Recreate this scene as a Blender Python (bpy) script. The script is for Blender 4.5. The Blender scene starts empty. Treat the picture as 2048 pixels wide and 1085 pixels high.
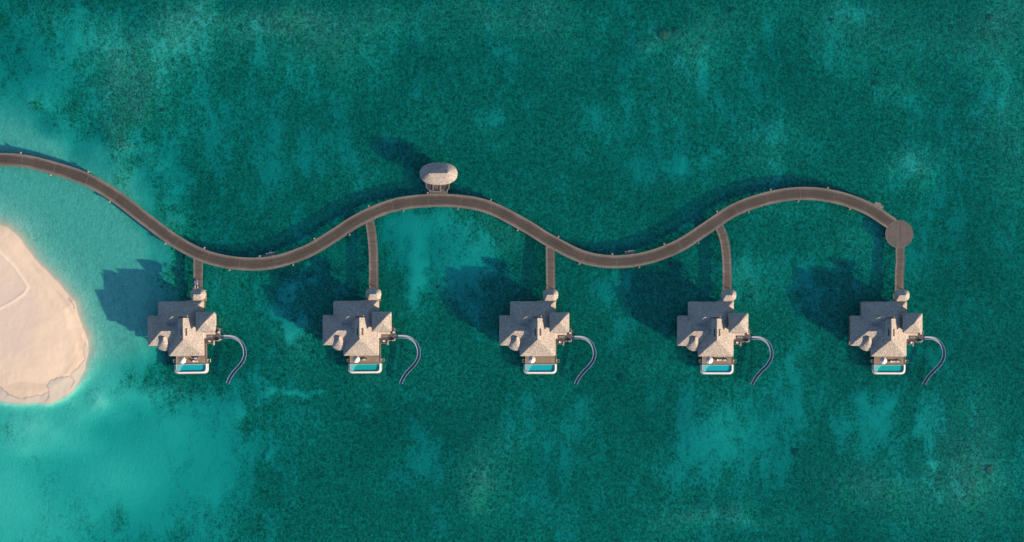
import bpy, bmesh, math, random
import numpy as np
from mathutils import Vector, Matrix

random.seed(7)
R = math.radians
scene = bpy.context.scene
COL = scene.collection
H = 650.0            # camera height above the water, metres
S = 5.0              # photo pixels per metre on the water plane

def P(px, py, z=0.0):
    k = (H - z) / H / S
    return Vector(((px - 1024.0) * k, (542.5 - py) * k, z))

# ------------------------------------------------------------------ helpers
class MB:
    def __init__(self): self.v, self.f, self.uv = [], [], []
    def quad_uv(self, pts, uvs):
        n = len(self.v); self.v += [tuple(p) for p in pts]
        self.f.append(tuple(range(n, n + len(pts)))); self.uv.append(list(uvs))
    def poly(self, pts):
        n = len(self.v); self.v += [tuple(p) for p in pts]
        self.f.append(tuple(range(n, n + len(pts)))); self.uv.append([(p[0], p[1]) for p in pts])
    def face(self, idx):
        self.f.append(tuple(idx)); self.uv.append([(self.v[i][0], self.v[i][1]) for i in idx])
    def box(self, x0, x1, y0, y1, z0, z1):
        if x0 > x1: x0, x1 = x1, x0
        if y0 > y1: y0, y1 = y1, y0
        n = len(self.v)
        self.v += [(x0,y0,z0),(x1,y0,z0),(x1,y1,z0),(x0,y1,z0),(x0,y0,z1),(x1,y0,z1),(x1,y1,z1),(x0,y1,z1)]
        for q in ((0,3,2,1),(4,5,6,7),(0,1,5,4),(1,2,6,5),(2,3,7,6),(3,0,4,7)):
            self.face([n+i for i in q])
        return self
    def prism(self, pts, z0, z1):
        # pts: ccw 2-D outline
        a = sum(pts[i][0]*pts[(i+1)%len(pts)][1]-pts[(i+1)%len(pts)][0]*pts[i][1] for i in range(len(pts)))
        if a < 0: pts = pts[::-1]
        n, k = len(self.v), len(pts)
        self.v += [(p[0],p[1],z0) for p in pts] + [(p[0],p[1],z1) for p in pts]
        self.face([n+i for i in range(k)][::-1]); self.face([n+k+i for i in range(k)])
        for i in range(k):
            j = (i+1) % k
            self.face([n+i, n+j, n+k+j, n+k+i])
        return self
    def cyl(self, a, b, r0, r1=None, seg=10):
        a, b = Vector(a), Vector(b); r1 = r0 if r1 is None else r1
        d = (b-a).normalized(); u = d.orthogonal().normalized(); w = d.cross(u)
        n = len(self.v)
        for c, r in ((a, r0), (b, r1)):
            for i in range(seg):
                t = 2*math.pi*i/seg
                self.v.append(tuple(c + u*r*math.cos(t) + w*r*math.sin(t)))
        for i in range(seg):
            j = (i+1) % seg
            self.face([n+i, n+j, n+seg+j, n+seg+i])
        self.face([n+i for i in range(seg)][::-1]); self.face([n+seg+i for i in range(seg)])
        return self
    def tube(self, pts, r, seg=6):
        for a, b in zip(pts[:-1], pts[1:]): self.cyl(a, b, r, r, seg)
        return self
    def rings(self, rings, close=True, cap0=False, cap1=False):
        n = len(self.v); k = len(rings[0])
        for r in rings: self.v += [tuple(p) for p in r]
        for a in range(len(rings)-1):
            for i in range(k if close else k-1):
                j = (i+1) % k
                self.face([n+a*k+i, n+a*k+j, n+(a+1)*k+j, n+(a+1)*k+i])
        if cap0: self.face([n+i for i in range(k)][::-1])
        if cap1: self.face([n+(len(rings)-1)*k+i for i in range(k)])
        return self
    def build(self, name, mat, parent=None, smooth=False, bevel=0):
        me = bpy.data.meshes.new(name)
        me.from_pydata(self.v, [], self.f)
        uvl = me.uv_layers.new(name="UVMap")
        flat = [c for fu in self.uv for uv in fu for c in uv]
        uvl.data.foreach_set("uv", flat)
        me.materials.append(mat)
        bm = bmesh.new(); bm.from_mesh(me)
        bmesh.ops.remove_doubles(bm, verts=bm.verts, dist=0.0008)
        bmesh.ops.recalc_face_normals(bm, faces=bm.faces)
        bm.to_mesh(me); bm.free()
        if smooth:
            for p in me.polygons: p.use_smooth = True
        o = bpy.data.objects.new(name, me); COL.objects.link(o)
        if parent: o.parent = parent
        if bevel:
            m = o.modifiers.new("bevel", 'BEVEL'); m.width = bevel; m.segments = 2; m.limit_method = 'ANGLE'
        return o

def tag(o, label=None, cat=None, group=None, kind=None):
    for k, v in (('label', label), ('category', cat), ('group', group), ('kind', kind)):
        if v is not None: o[k] = v
    return o

def thing(name, label, cat, loc=(0,0,0), rz=0.0, group=None):
    o = bpy.data.objects.new(name, None); COL.objects.link(o)
    o.empty_display_size = 0.5
    o.location = loc; o.rotation_euler = (0, 0, rz)
    return tag(o, label, cat, group)

def copy_tree(o, parent=None):
    c = o.copy(); COL.objects.link(c)
    if parent: c.parent = parent
    for ch in list(o.children): copy_tree(ch, c)
    return c

# ------------------------------------------------------------------ materials
def new_mat(name):
    m = bpy.data.materials.new(name); m.use_nodes = True
    nt = m.node_tree; nt.nodes.clear()
    out = nt.nodes.new('ShaderNodeOutputMaterial')
    return m, nt, out

def N(nt, t, **kw):
    n = nt.nodes.new(t)
    for k, v in kw.items():
        if k in n.inputs: n.inputs[k].default_value = v
        else: setattr(n, k, v)
    return n

def ramp(nt, src, stops):
    r = nt.nodes.new('ShaderNodeValToRGB'); nt.links.new(src, r.inputs[0])
    e = r.color_ramp.elements
    while len(e) < len(stops): e.new(0.5)
    for q, (p, c) in zip(e, stops):
        q.position = p; q.color = (c, c, c, 1) if isinstance(c, (int, float)) else (*c, 1)
    return r.outputs[0]

def math_(nt, op, a, b=None, c=None, clamp=False):
    n = nt.nodes.new('ShaderNodeMath'); n.operation = op; n.use_clamp = clamp
    for i, x in enumerate((a, b, c)):
        if x is None: continue
        if isinstance(x, (int, float)): n.inputs[i].default_value = x
        else: nt.links.new(x, n.inputs[i])
    return n.outputs[0]

def mixc(nt, fac, a, b, blend='MIX'):
    n = nt.nodes.new('ShaderNodeMix'); n.data_type = 'RGBA'; n.blend_type = blend
    for key, x in ((0, fac), (6, a), (7, b)):
        if isinstance(x, (int, float)): n.inputs[key].default_value = x
        elif isinstance(x, tuple): n.inputs[key].default_value = (*x, 1)
        else: nt.links.new(x, n.inputs[key])
    return n.outputs[2]

def noise(nt, vec, scale, detail=3, rough=0.55, dist=0.0):
    n = N(nt, 'ShaderNodeTexNoise', Scale=scale, Detail=detail, Roughness=rough, Distortion=dist)
    nt.links.new(vec, n.inputs['Vector']); return n.outputs['Fac']

def mapping(nt, vec, scale=(1,1,1), rot=(0,0,0), loc=(0,0,0)):
    m = nt.nodes.new('ShaderNodeMapping'); nt.links.new(vec, m.inputs['Vector'])
    m.inputs['Scale'].default_value = scale; m.inputs['Rotation'].default_value = rot
    m.inputs['Location'].default_value = loc
    return m.outputs[0]

def principled(nt, out, color, rough=0.8, spec=0.3, bump=None, bstr=0.3, bdist=0.05):
    b = nt.nodes.new('ShaderNodeBsdfPrincipled')
    if isinstance(color, tuple): b.inputs['Base Color'].default_value = (*color, 1)
    else: nt.links.new(color, b.inputs['Base Color'])
    b.inputs['Roughness'].default_value = rough
    b.inputs['Specular IOR Level'].default_value = spec
    if bump is not None:
        bn = nt.nodes.new('ShaderNodeBump'); bn.inputs['Strength'].default_value = bstr
        bn.inputs['Distance'].default_value = bdist
        nt.links.new(bump, bn.inputs['Height']); nt.links.new(bn.outputs[0], b.inputs['Normal'])
    nt.links.new(b.outputs[0], out.inputs['Surface'])
    return b

def geo_pos(nt): return nt.nodes.new('ShaderNodeNewGeometry').outputs['Position']
def obj_co(nt): return nt.nodes.new('ShaderNodeTexCoord').outputs['Object']
def uv_co(nt): return nt.nodes.new('ShaderNodeTexCoord').outputs['UV']

def m_walk(name, dark, light, pale0, pale1, half, along=True, freq=1.6):
    m, nt, out = new_mat(name)
    v = uv_co(nt)
    s1 = (0.09, freq*1.6, 1) if along else (freq, 0.12, 1)
    s2 = (0.30, freq*3.2, 1) if along else (freq*2.4, 0.4, 1)
    a = noise(nt, mapping(nt, v, s1), 1.0, 4, 0.65)
    b = noise(nt, mapping(nt, v, s2), 1.0, 3, 0.6)
    c = noise(nt, mapping(nt, v, (0.09, 0.02, 1)), 1.0, 3, 0.6)
    d = noise(nt, v, 0.9, 4, 0.65)
    t = math_(nt, 'ADD', math_(nt, 'MULTIPLY', a, 0.55), math_(nt, 'MULTIPLY', b, 0.25))
    t = math_(nt, 'ADD', t, math_(nt, 'MULTIPLY', c, 0.28))
    core = ramp(nt, t, [(0.36, dark), (0.74, light)])
    rim = ramp(nt, t, [(0.36, pale0), (0.74, pale1)])
    sp = nt.nodes.new('ShaderNodeSeparateXYZ'); nt.links.new(v, sp.inputs[0])
    e = math_(nt, 'ADD', math_(nt, 'ABSOLUTE', sp.outputs[1]), math_(nt, 'MULTIPLY', math_(nt, 'SUBTRACT', d, 0.5), 0.9))
    e = math_(nt, 'ADD', e, math_(nt, 'MULTIPLY', math_(nt, 'SUBTRACT', c, 0.5), 1.0))
    mr = nt.nodes.new('ShaderNodeMapRange'); mr.interpolation_type = 'SMOOTHSTEP'; nt.links.new(e, mr.inputs[0])
    mr.inputs[1].default_value = half*0.42; mr.inputs[2].default_value = half*0.92
    principled(nt, out, mixc(nt, mr.outputs[0], core, rim), 0.85, 0.2, t, 0.35, 0.03)
    return m

def m_plain(name, c, rough=0.6, var=0.12, scale=6.0, spec=0.3):
    m, nt, out = new_mat(name)
    v = noise(nt, obj_co(nt), scale, 4, 0.6)
    col = mixc(nt, v, tuple(x*(1-var) for x in c), tuple(min(1, x*(1+var)) for x in c))
    principled(nt, out, col, rough, spec, v, 0.15, 0.02)
    return m

def m_roof():
    m, nt, out = new_mat("weathered_shingle")
    p = geo_pos(nt)
    vo = N(nt, 'ShaderNodeTexVoronoi', Scale=4.2); nt.links.new(p, vo.inputs['Vector'])
    sep = nt.nodes.new('ShaderNodeSeparateColor'); nt.links.new(vo.outputs['Color'], sep.inputs[0])
    n1 = noise(nt, p, 3.6, 3, 0.7)
    n2 = noise(nt, p, 0.16, 4, 0.6)
    t = math_(nt, 'ADD', math_(nt, 'MULTIPLY', sep.outputs[0], 0.55), math_(nt, 'MULTIPLY', n1, 0.70))
    t = math_(nt, 'ADD', t, math_(nt, 'MULTIPLY', n2, 0.34))
    col = ramp(nt, t, [(0.40, (0.125,0.104,0.084)), (0.68, (0.220,0.188,0.157)), (0.90, (0.268,0.231,0.194)), (1.12, (0.36,0.312,0.265))])
    h = math_(nt, 'ADD', sep.outputs[1], n1)
    principled(nt, out, col, 0.95, 0.1, h, 0.35, 0.05)
    return m

def m_planks(name, dark, light, along=True, use_uv=True, freq=3.0):
    # along: boards run along u / x
    m, nt, out = new_mat(name)
    v = uv_co(nt) if use_uv else obj_co(nt)
    s1 = (0.10, freq, 1) if along else (freq, 0.10, 1)
    s2 = (0.5, freq*2.2, 1) if along else (freq*2.2, 0.5, 1)
    a = noise(nt, mapping(nt, v, s1), 1.0, 4, 0.65)
    b = noise(nt, mapping(nt, v, s2), 1.0, 3, 0.6)
    c = noise(nt, v, 0.35, 4, 0.6)
    t = math_(nt, 'ADD', math_(nt, 'MULTIPLY', a, 0.5), math_(nt, 'MULTIPLY', b, 0.25))
    t = math_(nt, 'ADD', t, math_(nt, 'MULTIPLY', c, 0.3))
    col = ramp(nt, t, [(0.33, dark), (0.72, light)])
    principled(nt, out, col, 0.85, 0.2, t, 0.35, 0.03)
    return m

M = {}
M['roof'] = m_roof()
M['walk'] = m_walk("boardwalk_planks", (0.035,0.0265,0.021), (0.096,0.075,0.060), (0.10,0.081,0.065), (0.235,0.197,0.164), 2.62, True)
M['edge'] = M['walk']
M['jetty'] = m_walk("cross_planks", (0.040,0.030,0.024), (0.150,0.118,0.094), (0.09,0.074,0.062), (0.25,0.21,0.18), 1.8, False, 1.1)
M['margin'] = m_plain("weathered_board", (0.17,0.148,0.13), 0.9, 0.3, 1.2)
M['deck'] = m_planks("villa_deck_planks", (0.13,0.092,0.058), (0.33,0.245,0.16), True, False, 2.6)
M['terrace'] = m_planks("terrace_planks", (0.05,0.04,0.034), (0.13,0.10,0.086), True, False, 2.6)
M['wall'] = m_planks("timber_wall", (0.20,0.14,0.09), (0.36,0.27,0.19), True, False, 3.0)
M['post'] = m_plain("grey_timber", (0.20,0.175,0.155), 0.9, 0.25, 3)
M['pale'] = m_plain("pale_timber", (0.33,0.28,0.21), 0.85, 0.2, 3)
M['concrete'] = m_plain("pale_concrete", (0.44,0.41,0.37), 0.85, 0.10, 1.5)
M['canvas'] = m_plain("canvas", (0.50,0.43,0.41), 0.9, 0.06, 4)
M['cushion'] = m_plain("cushion_fabric", (0.54,0.43,0.335), 0.95, 0.08, 5)
M['white'] = m_plain("white_fabric", (0.62,0.58,0.54), 0.8, 0.05, 5)
M['darkwood'] = m_plain("dark_timber", (0.075,0.05,0.042), 0.7, 0.3, 4)
M['net'] = m_plain("dark_net", (0.045,0.045,0.055), 0.95, 0.3, 9)
M['rail'] = m_plain("pale_rope_rail", (0.30,0.265,0.235), 0.8, 0.1, 5)
M['tub'] = m_plain("blue_plastic", (0.09,0.16,0.27), 0.4, 0.15, 4)
M['slide_rim'] = m_plain("pale_fibreglass", (0.21,0.25,0.30), 0.5, 0.08, 3)
M['buggy'] = m_plain("blue_grey_paint", (0.12,0.15,0.21), 0.4, 0.1, 4, 0.5)
M['buggy_pale'] = m_plain("cream_paint", (0.6,0.56,0.5), 0.4, 0.08, 4, 0.5)
M['rubber'] = m_plain("black_rubber", (0.02,0.02,0.022), 0.8, 0.2, 8)
M['tile'] = m_plain("turquoise_tile", (0.03,0.42,0.42), 0.5, 0.12, 2)
M['tile_green'] = m_plain('sea_green_tile', (0.03,0.40,0.33), 0.5, 0.12, 2)
M['shelf'] = m_plain("pale_pool_shelf", (0.50,0.56,0.52), 0.6, 0.10, 1.5)
def m_glass():
    m, nt, out = new_mat("dark_window_glass")
    principled(nt, out, (0.03,0.035,0.04), 0.08, 0.6); return m
M['glass'] = m_glass()

def m_slide():
    m, nt, out = new_mat("fibreglass_trough")
    uv = uv_co(nt)
    sp = nt.nodes.new('ShaderNodeSeparateXYZ'); nt.links.new(uv, sp.inputs[0])
    n = noise(nt, uv, 3.0, 3, 0.6)
    t = math_(nt, 'ADD', sp.outputs[0], math_(nt, 'MULTIPLY', math_(nt, 'SUBTRACT', n, 0.5), 0.06))
    col = ramp(nt, t, [(0.05, (0.20,0.225,0.26)), (0.28, (0.15,0.185,0.235)), (0.50, (0.062,0.11,0.18)), (1.0, (0.05,0.092,0.155))])
    principled(nt, out, col, 0.35, 0.4)
    return m
M['slide'] = m_slide()

def schlick(nt, f0=0.02):
    g = nt.nodes.new('ShaderNodeNewGeometry'); d = nt.nodes.new('ShaderNodeVectorMath'); d.operation = 'DOT_PRODUCT'
    nt.links.new(g.outputs['Incoming'], d.inputs[0]); nt.links.new(g.outputs['Normal'], d.inputs[1])
    c = math_(nt, 'SUBTRACT', 1.0, math_(nt, 'ABSOLUTE', d.outputs['Value']), None, True)
    return math_(nt, 'ADD', math_(nt, 'MULTIPLY', math_(nt, 'POWER', c, 5.0), 1-f0), f0)

def m_poolwater():
    m, nt, out = new_mat("pool_water")
    tr = nt.nodes.new('ShaderNodeBsdfTransparent'); tr.inputs[0].default_value = (0.55,0.93,0.93,1)
    gl = N(nt, 'ShaderNodeBsdfGlossy', Roughness=0.08); gl.inputs[0].default_value = (1,1,1,1)
    mx = nt.nodes.new('ShaderNodeMixShader')
    nt.links.new(schlick(nt), mx.inputs[0]); nt.links.new(tr.outputs[0], mx.inputs[1]); nt.links.new(gl.outputs[0], mx.inputs[2])
    nt.links.new(mx.outputs[0], out.inputs['Surface'])
    return m
M['poolwater'] = m_poolwater()

def m_water():
    m, nt, out = new_mat("lagoon_water")
    p = geo_pos(nt)
    w1 = noise(nt, mapping(nt, p, (1.0, 0.55, 1), (0,0,R(35))), 0.9, 4, 0.6, 0.6)
    w2 = noise(nt, p, 2.6, 3, 0.6)
    h = math_(nt, 'ADD', w1, math_(nt, 'MULTIPLY', w2, 0.35))
    bn = N(nt, 'ShaderNodeBump', Strength=0.55, Distance=0.22); nt.links.new(h, bn.inputs['Height'])
    tr = nt.nodes.new('ShaderNodeBsdfTransparent'); tr.inputs[0].default_value = (1,1,1,1)
    gl = N(nt, 'ShaderNodeBsdfGlossy', Roughness=0.15); nt.links.new(bn.outputs[0], gl.inputs['Normal'])
    df = N(nt, 'ShaderNodeBsdfDiffuse'); df.inputs[0].default_value = (0.0,0.42,0.345,1); nt.links.new(bn.outputs[0], df.inputs['Normal'])
    m1 = N(nt, 'ShaderNodeMixShader'); m1.inputs[0].default_value = 0.045
    nt.links.new(tr.outputs[0], m1.inputs[1]); nt.links.new(df.outputs[0], m1.inputs[2])
    m2 = nt.nodes.new('ShaderNodeMixShader')
    nt.links.new(schlick(nt), m2.inputs[0]); nt.links.new(m1.outputs[0], m2.inputs[1]); nt.links.new(gl.outputs[0], m2.inputs[2])
    nt.links.new(m2.outputs[0], out.inputs['Surface'])
    va = N(nt, 'ShaderNodeVolumeAbsorption', Density=1.4); va.inputs[0].default_value = (0.107,0.792,0.795,1)
    nt.links.new(va.outputs[0], out.inputs['Volume'])
    return m
M['water'] = m_water()

def m_bed():
    m, nt, out = new_mat("sand_and_seagrass")
    p = geo_pos(nt)
    def attr(n):
        a = nt.nodes.new('ShaderNodeAttribute'); a.attribute_name = n; return a.outputs['Fac']
    sand, brown, dry, pink, wet, line, crest = [attr(x) for x in ('sand','brown','dry','pink','wet','line','crest')]; film = attr('film'); silt = attr('silt')
    def nr(x, lo, hi):
        m_ = nt.nodes.new('ShaderNodeMapRange'); m_.clamp = True
        nt.links.new(x, m_.inputs[0]); m_.inputs[1].default_value = lo; m_.inputs[2].default_value = hi
        return m_.outputs[0]
    def ctr(x, k): return math_(nt, 'MULTIPLY', math_(nt, 'SUBTRACT', x, 0.5), k)
    big = nr(noise(nt, p, 0.035, 4, 0.6, 0.6), 0.35, 0.65)
    mid = nr(noise(nt, mapping(nt, p, (1.0, 0.5, 1.0)), 0.17, 5, 0.62, 0.9), 0.36, 0.64)
    fin = nr(noise(nt, mapping(nt, p, (1.0, 0.85, 1.0)), 0.88, 4, 0.66, 0.8), 0.36, 0.64)
    mic = nr(noise(nt, p, 2.1, 2, 0.6, 0.6), 0.34, 0.66)
    soft = math_(nt, 'ADD', sand, ctr(big, 0.32))
    streak = nr(noise(nt, mapping(nt, p, (1.0, 0.28, 1.0), (0,0,R(-6))), 0.075, 5, 0.65, 1.0), 0.36, 0.64)
    soft = math_(nt, 'ADD', soft, ctr(streak, 0.30))
    soft = math_(nt, 'ADD', soft, ctr(mid, 0.42))
    soft = math_(nt, 'ADD', soft, ctr(fin, 0.34))
    soft = math_(nt, 'ADD', soft, ctr(mic, 0.20))
    s2 = ramp(nt, soft, [(0.12, 0.0), (0.42, 0.15), (0.64, 0.60), (0.98, 1.0)])
    blade = math_(nt, 'ADD', math_(nt, 'MULTIPLY', fin, 0.5), math_(nt, 'MULTIPLY', mic, 0.5))
    grass = mixc(nt, ramp(nt, blade, [(0.20,0.0),(0.96,1.0)]), (0.035,0.075,0.040), (0.52,0.735,0.405))
    bfac = math_(nt, 'MULTIPLY', brown, ramp(nt, math_(nt,'ADD', mid, ctr(fin,0.5)), [(0.20,0.15),(0.62,1.0)]))
    grass = mixc(nt, bfac, grass, mixc(nt, ramp(nt, blade, [(0.20,0.0),(0.96,1.0)]), (0.07,0.035,0.026), (0.80,0.44,0.30)))
    rip = nr(noise(nt, mapping(nt, p, (1.0, 0.45, 1), (0,0,R(40))), 0.85, 3, 0.6, 1.2), 0.3, 0.7)  # ripple bands: light broken by the waves, painted into the sand colour
    sub = mixc(nt, math_(nt,'ADD', math_(nt,'MULTIPLY', rip, 0.6), math_(nt,'MULTIPLY', mic, 0.4)), (0.66,0.76,0.53), (0.84,0.92,0.67))
    sub = mixc(nt, silt, sub, mixc(nt, math_(nt,'ADD', math_(nt,'MULTIPLY', rip, 0.7), math_(nt,'MULTIPLY', mic, 0.3)), (0.48,0.41,0.30), (0.84,0.70,0.53)))
    under = mixc(nt, s2, grass, sub)
    fleck = ramp(nt, noise(nt, p, 1.25, 1, 0.5), [(0.645,0.0),(0.70,1.0)])
    under = mixc(nt, math_(nt,'MULTIPLY', fleck, 0.45), under, (0.78,0.78,0.68))
    # dry sand
    dn = noise(nt, p, 0.18, 6, 0.6, 0.5)
    dfn = noise(nt, p, 1.8, 5, 0.65)
    ds = mixc(nt, dn, (0.565,0.435,0.305), (0.64,0.50,0.355))
    ds = mixc(nt, pink, ds, mixc(nt, dfn, (0.53,0.41,0.31), (0.615,0.485,0.37)))
    ds = mixc(nt, math_(nt,'MULTIPLY', wet, 0.75), ds, (0.50,0.385,0.27))
    ds = mixc(nt, math_(nt,'MULTIPLY', film, 0.85), ds, (0.41,0.375,0.30))
    ds = mixc(nt, math_(nt,'MULTIPLY', crest, 0.6), ds, (0.74,0.62,0.48))  # crest line painted paler for the light on its sunward face
    ds = mixc(nt, math_(nt,'MULTIPLY', line, 0.75), ds, (0.24,0.185,0.16))
    ds = mixc(nt, math_(nt, 'MULTIPLY', dfn, 0.18), ds, (0.45,0.35,0.28))
    col = mixc(nt, dry, under, ds)
    principled(nt, out, col, 0.95, 0.1, math_(nt,'MULTIPLY', math_(nt,'ADD', fin, math_(nt,'MULTIPLY', mic, 0.4)), math_(nt,'SUBTRACT', 1.0, math_(nt,'MULTIPLY', dry, 0.93))), 0.25, 0.25)
    return m
M['bed'] = m_bed()

# ------------------------------------------------------------------ terrain
ISLAND = [(0,450),(12,454.5),(30,466),(43,479),(67,513),(85,533),(105,554),(122,574),(138,594),(149,604),(155,618),
          (161,639),(167,657),(171,668),(174,686),(174.5,703),(173,720),(168,746),(159,765),(139,786),(120,796),
          (97,806),(73,809),(29,809),(0,804),(-60,790),(-320,800),(-320,300),(-60,420)]
SHALLOW = [(-200,180),(60,215),(170,275),(240,318),(300,372),(345,440),(352,500),(335,600),(318,690),(262,790),(190,840),(60,880),(-200,900)]

def sdf(px, py, poly):
    d2 = np.full(px.shape, 1e18); inside = np.zeros(px.shape, bool)
    n = len(poly)
    for i in range(n):
        ax, ay = poly[i]; bx, by = poly[(i+1) % n]
        ex, ey = bx-ax, by-ay; wx, wy = px-ax, py-ay
        t = np.clip((wx*ex+wy*ey)/(ex*ex+ey*ey), 0, 1)
        d2 = np.minimum(d2, (wx-t*ex)**2 + (wy-t*ey)**2)
        c = ((ay <= py) & (by > py)) | ((by <= py) & (ay > py))
        xi = ax + (py-ay)/(by-ay if by != ay else 1e-9)*ex
        inside ^= c & (px < xi)
    d = np.sqrt(d2); d[inside] *= -1
    return d

def pdist(px, py, line):
    d2 = np.full(px.shape, 1e18)
    for (ax, ay), (bx, by) in zip(line[:-1], line[1:]):
        ex, ey = bx-ax, by-ay; wx, wy = px-ax, py-ay
        t = np.clip((wx*ex+wy*ey)/(ex*ex+ey*ey), 0, 1)
        d2 = np.minimum(d2, (wx-t*ex)**2 + (wy-t*ey)**2)
    return np.sqrt(d2)

def sstep(x, a, b):
    t = np.clip((x-a)/(b-a), 0, 1); return t*t*(3-2*t)

def vnoise(x, y, seed):
    rs = np.random.RandomState(seed); T = rs.rand(256, 256)
    xi, yi = np.floor(x).astype(int), np.floor(y).astype(int); fx, fy = x-xi, y-yi
    fx = fx*fx*(3-2*fx); fy = fy*fy*(3-2*fy)
    g = lambda i, j: T[i % 256, j % 256]
    return (g(xi,yi)*(1-fx)+g(xi+1,yi)*fx)*(1-fy) + (g(xi,yi+1)*(1-fx)+g(xi+1,yi+1)*fx)*fy

# patches of bare sand and of brown weed on the sea floor: x, y, rx, ry, rot, amount (survey of the lagoon, photo pixels)
SAND = [(60,980,330,190,0,.75),(340,860,150,110,0,.36),(200,850,120,80,0,.9),(300,950,120,120,0,.25),(40,140,130,100,0,.38),(200,40,60,40,0,.15),(100,200,120,50,20,.28),
        (170,60,60,50,0,.2),(1450,850,110,70,-20,.38),(1560,900,110,70,20,.30),(1420,930,90,60,0,.22),(1100,830,90,60,0,.28),(1120,920,90,90,0,.18),
        (822,500,24,80,5,.70),(840,640,30,110,0,.30),(880,500,60,60,0,.22),(940,600,40,60,0,.28),(970,680,30,50,0,.25),(720,720,25,25,0,.2),(620,850,60,30,0,.2),(790,450,28,35,0,.50),(815,570,20,50,0,.45),(910,545,30,60,10,.38),(955,520,20,60,0,.25),(870,430,25,30,0,.3),
        (575,590,18,32,20,.75),(596,650,22,30,0,.6),(570,650,20,25,0,.4),(620,560,10,30,15,.5),(560,560,12,20,0,.3),
        (972,230,18,26,0,.30),(1003,292,9,12,0,.45),(1062,210,10,10,0,.3),(1160,305,25,18,0,.2),(1185,260,35,40,0,.16),(1360,330,10,14,0,.45),(1415,320,10,14,0,.3),(1290,330,80,35,0,.25),
        (1750,800,45,40,0,.5),(1862,830,22,90,0,.42),(1720,870,60,60,0,.3),(1870,930,14,14,0,.5),(845,920,28,55,15,.30),(430,965,45,35,0,.45),(420,1040,60,40,0,.25),
        (570,785,30,14,10,.6),(605,800,25,14,0,.5),(528,790,12,18,0,.6),(520,760,25,18,0,.4),(735,812,12,14,0,.6),(640,790,15,12,0,.4),(480,820,25,45,20,.4),(532,930,9,7,0,.6),
        (480,180,180,110,10,.20),(560,300,130,70,0,.22),(330,330,90,90,0,.30),(270,60,60,70,60,.08),(640,460,60,40,0,.2),(460,600,50,50,0,.22),(1240,640,50,90,0,.20),
        (1080,1000,160,60,0,.15),(1590,560,60,60,0,.18),(1590,710,50,60,0,.30),(1600,820,60,40,0,.30),(1900,420,100,120,0,.12),(1700,130,120,60,0,.10),(1950,780,60,60,0,.15),
        (1300,250,120,60,0,.12),(1480,130,80,60,0,.14),(700,180,120,60,0,.10),(1000,110,40,25,0,.25),(1290,40,18,25,0,.35),(940,140,60,30,0,.15),(760,960,60,80,0,.15),(1010,860,30,60,0,.12)]
DARK = [(650,900,90,130,0,.22),(740,860,50,70,0,.20),(700,1060,120,60,0,.15),(1240,750,60,40,0,.30),(1210,830,40,50,0,.2),(930,850,45,80,0,.22),(960,980,60,80,0,.18),
        (1660,960,60,70,0,.3),(1640,880,25,60,0,.25),(1700,760,50,40,0,.2),(1290,880,40,60,0,.22),(330,770,60,50,0,.28),(380,770,50,40,0,.2),(440,720,40,50,0,.15),(780,690,60,60,0,.15),
        (1130,700,50,60,0,.18),(1480,690,50,50,0,.15),(1170,740,60,30,0,.15),(880,640,60,80,0,.15),(1560,480,40,40,0,.12),(520,700,60,60,0,.08),(470,560,30,30,0,.1),
        (1900,620,80,80,0,.08),(1000,700,60,50,0,.12),(860,760,70,30,0,.15),(1300,600,60,60,0,.1)]
BROWN = [(230,120,50,110,-10,.75),(150,100,50,50,0,.5),(300,170,60,60,0,.6),(110,20,60,30,0,.6),(420,40,130,50,0,.8),(330,90,60,50,0,.6),(560,40,90,40,0,.6),(760,40,170,50,0,.8),
         (640,110,90,40,0,.5),(480,90,60,50,0,.4),(1060,30,120,40,0,.95),(1120,110,60,50,0,.6),(1330,75,36,32,0,.6),(1290,105,20,12,0,.8),(1390,100,60,60,0,.7),(1450,40,70,40,0,.6),
         (1740,60,140,60,0,.7),(1980,60,120,80,0,.8),(2010,260,70,130,0,.8),(1560,260,80,40,0,.5),(1800,180,60,40,0,.5),(1530,320,60,30,0,.6),(1860,320,60,40,0,.5),(1340,210,60,40,0,.5),
         (1960,850,90,110,0,.8),(1950,1000,120,90,0,.8),(1700,960,90,60,0,.7),(1760,1000,80,50,0,.5),(1400,1030,90,30,0,.7),(1500,1040,80,30,0,.6),(980,900,60,70,0,.7),(960,980,40,40,0,.7),
         (270,300,90,25,40,.6),(250,240,60,50,0,.6),(600,690,50,40,0,.5),(930,430,90,60,20,.6),(1030,470,50,50,0,.6),(460,545,60,25,0,.6),(1500,560,40,60,0,.7),(1560,400,60,40,0,.5),(1700,480,60,60,0,.5),
         (1800,700,60,30,0,.5),(760,700,60,40,0,.5),(1290,740,60,30,0,.6),(350,780,70,30,0,.6),(740,770,60,25,0,.6),(900,780,60,50,0,.5),(1820,330,50,30,0,.4),(1660,20,80,30,0,.5)]

def blobs(px, py, lst, wx, wy):
    o = np.zeros(px.shape)
    for cx, cy, rx, ry, rot, a in lst:
        c, s = math.cos(R(rot)), math.sin(R(rot))
        dx, dy = px+wx-cx, py+wy-cy
        u, v = (dx*c+dy*s)/rx, (-dx*s+dy*c)/ry
        o += a*np.exp(-(u*u+v*v)*0.9)
    return o

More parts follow.
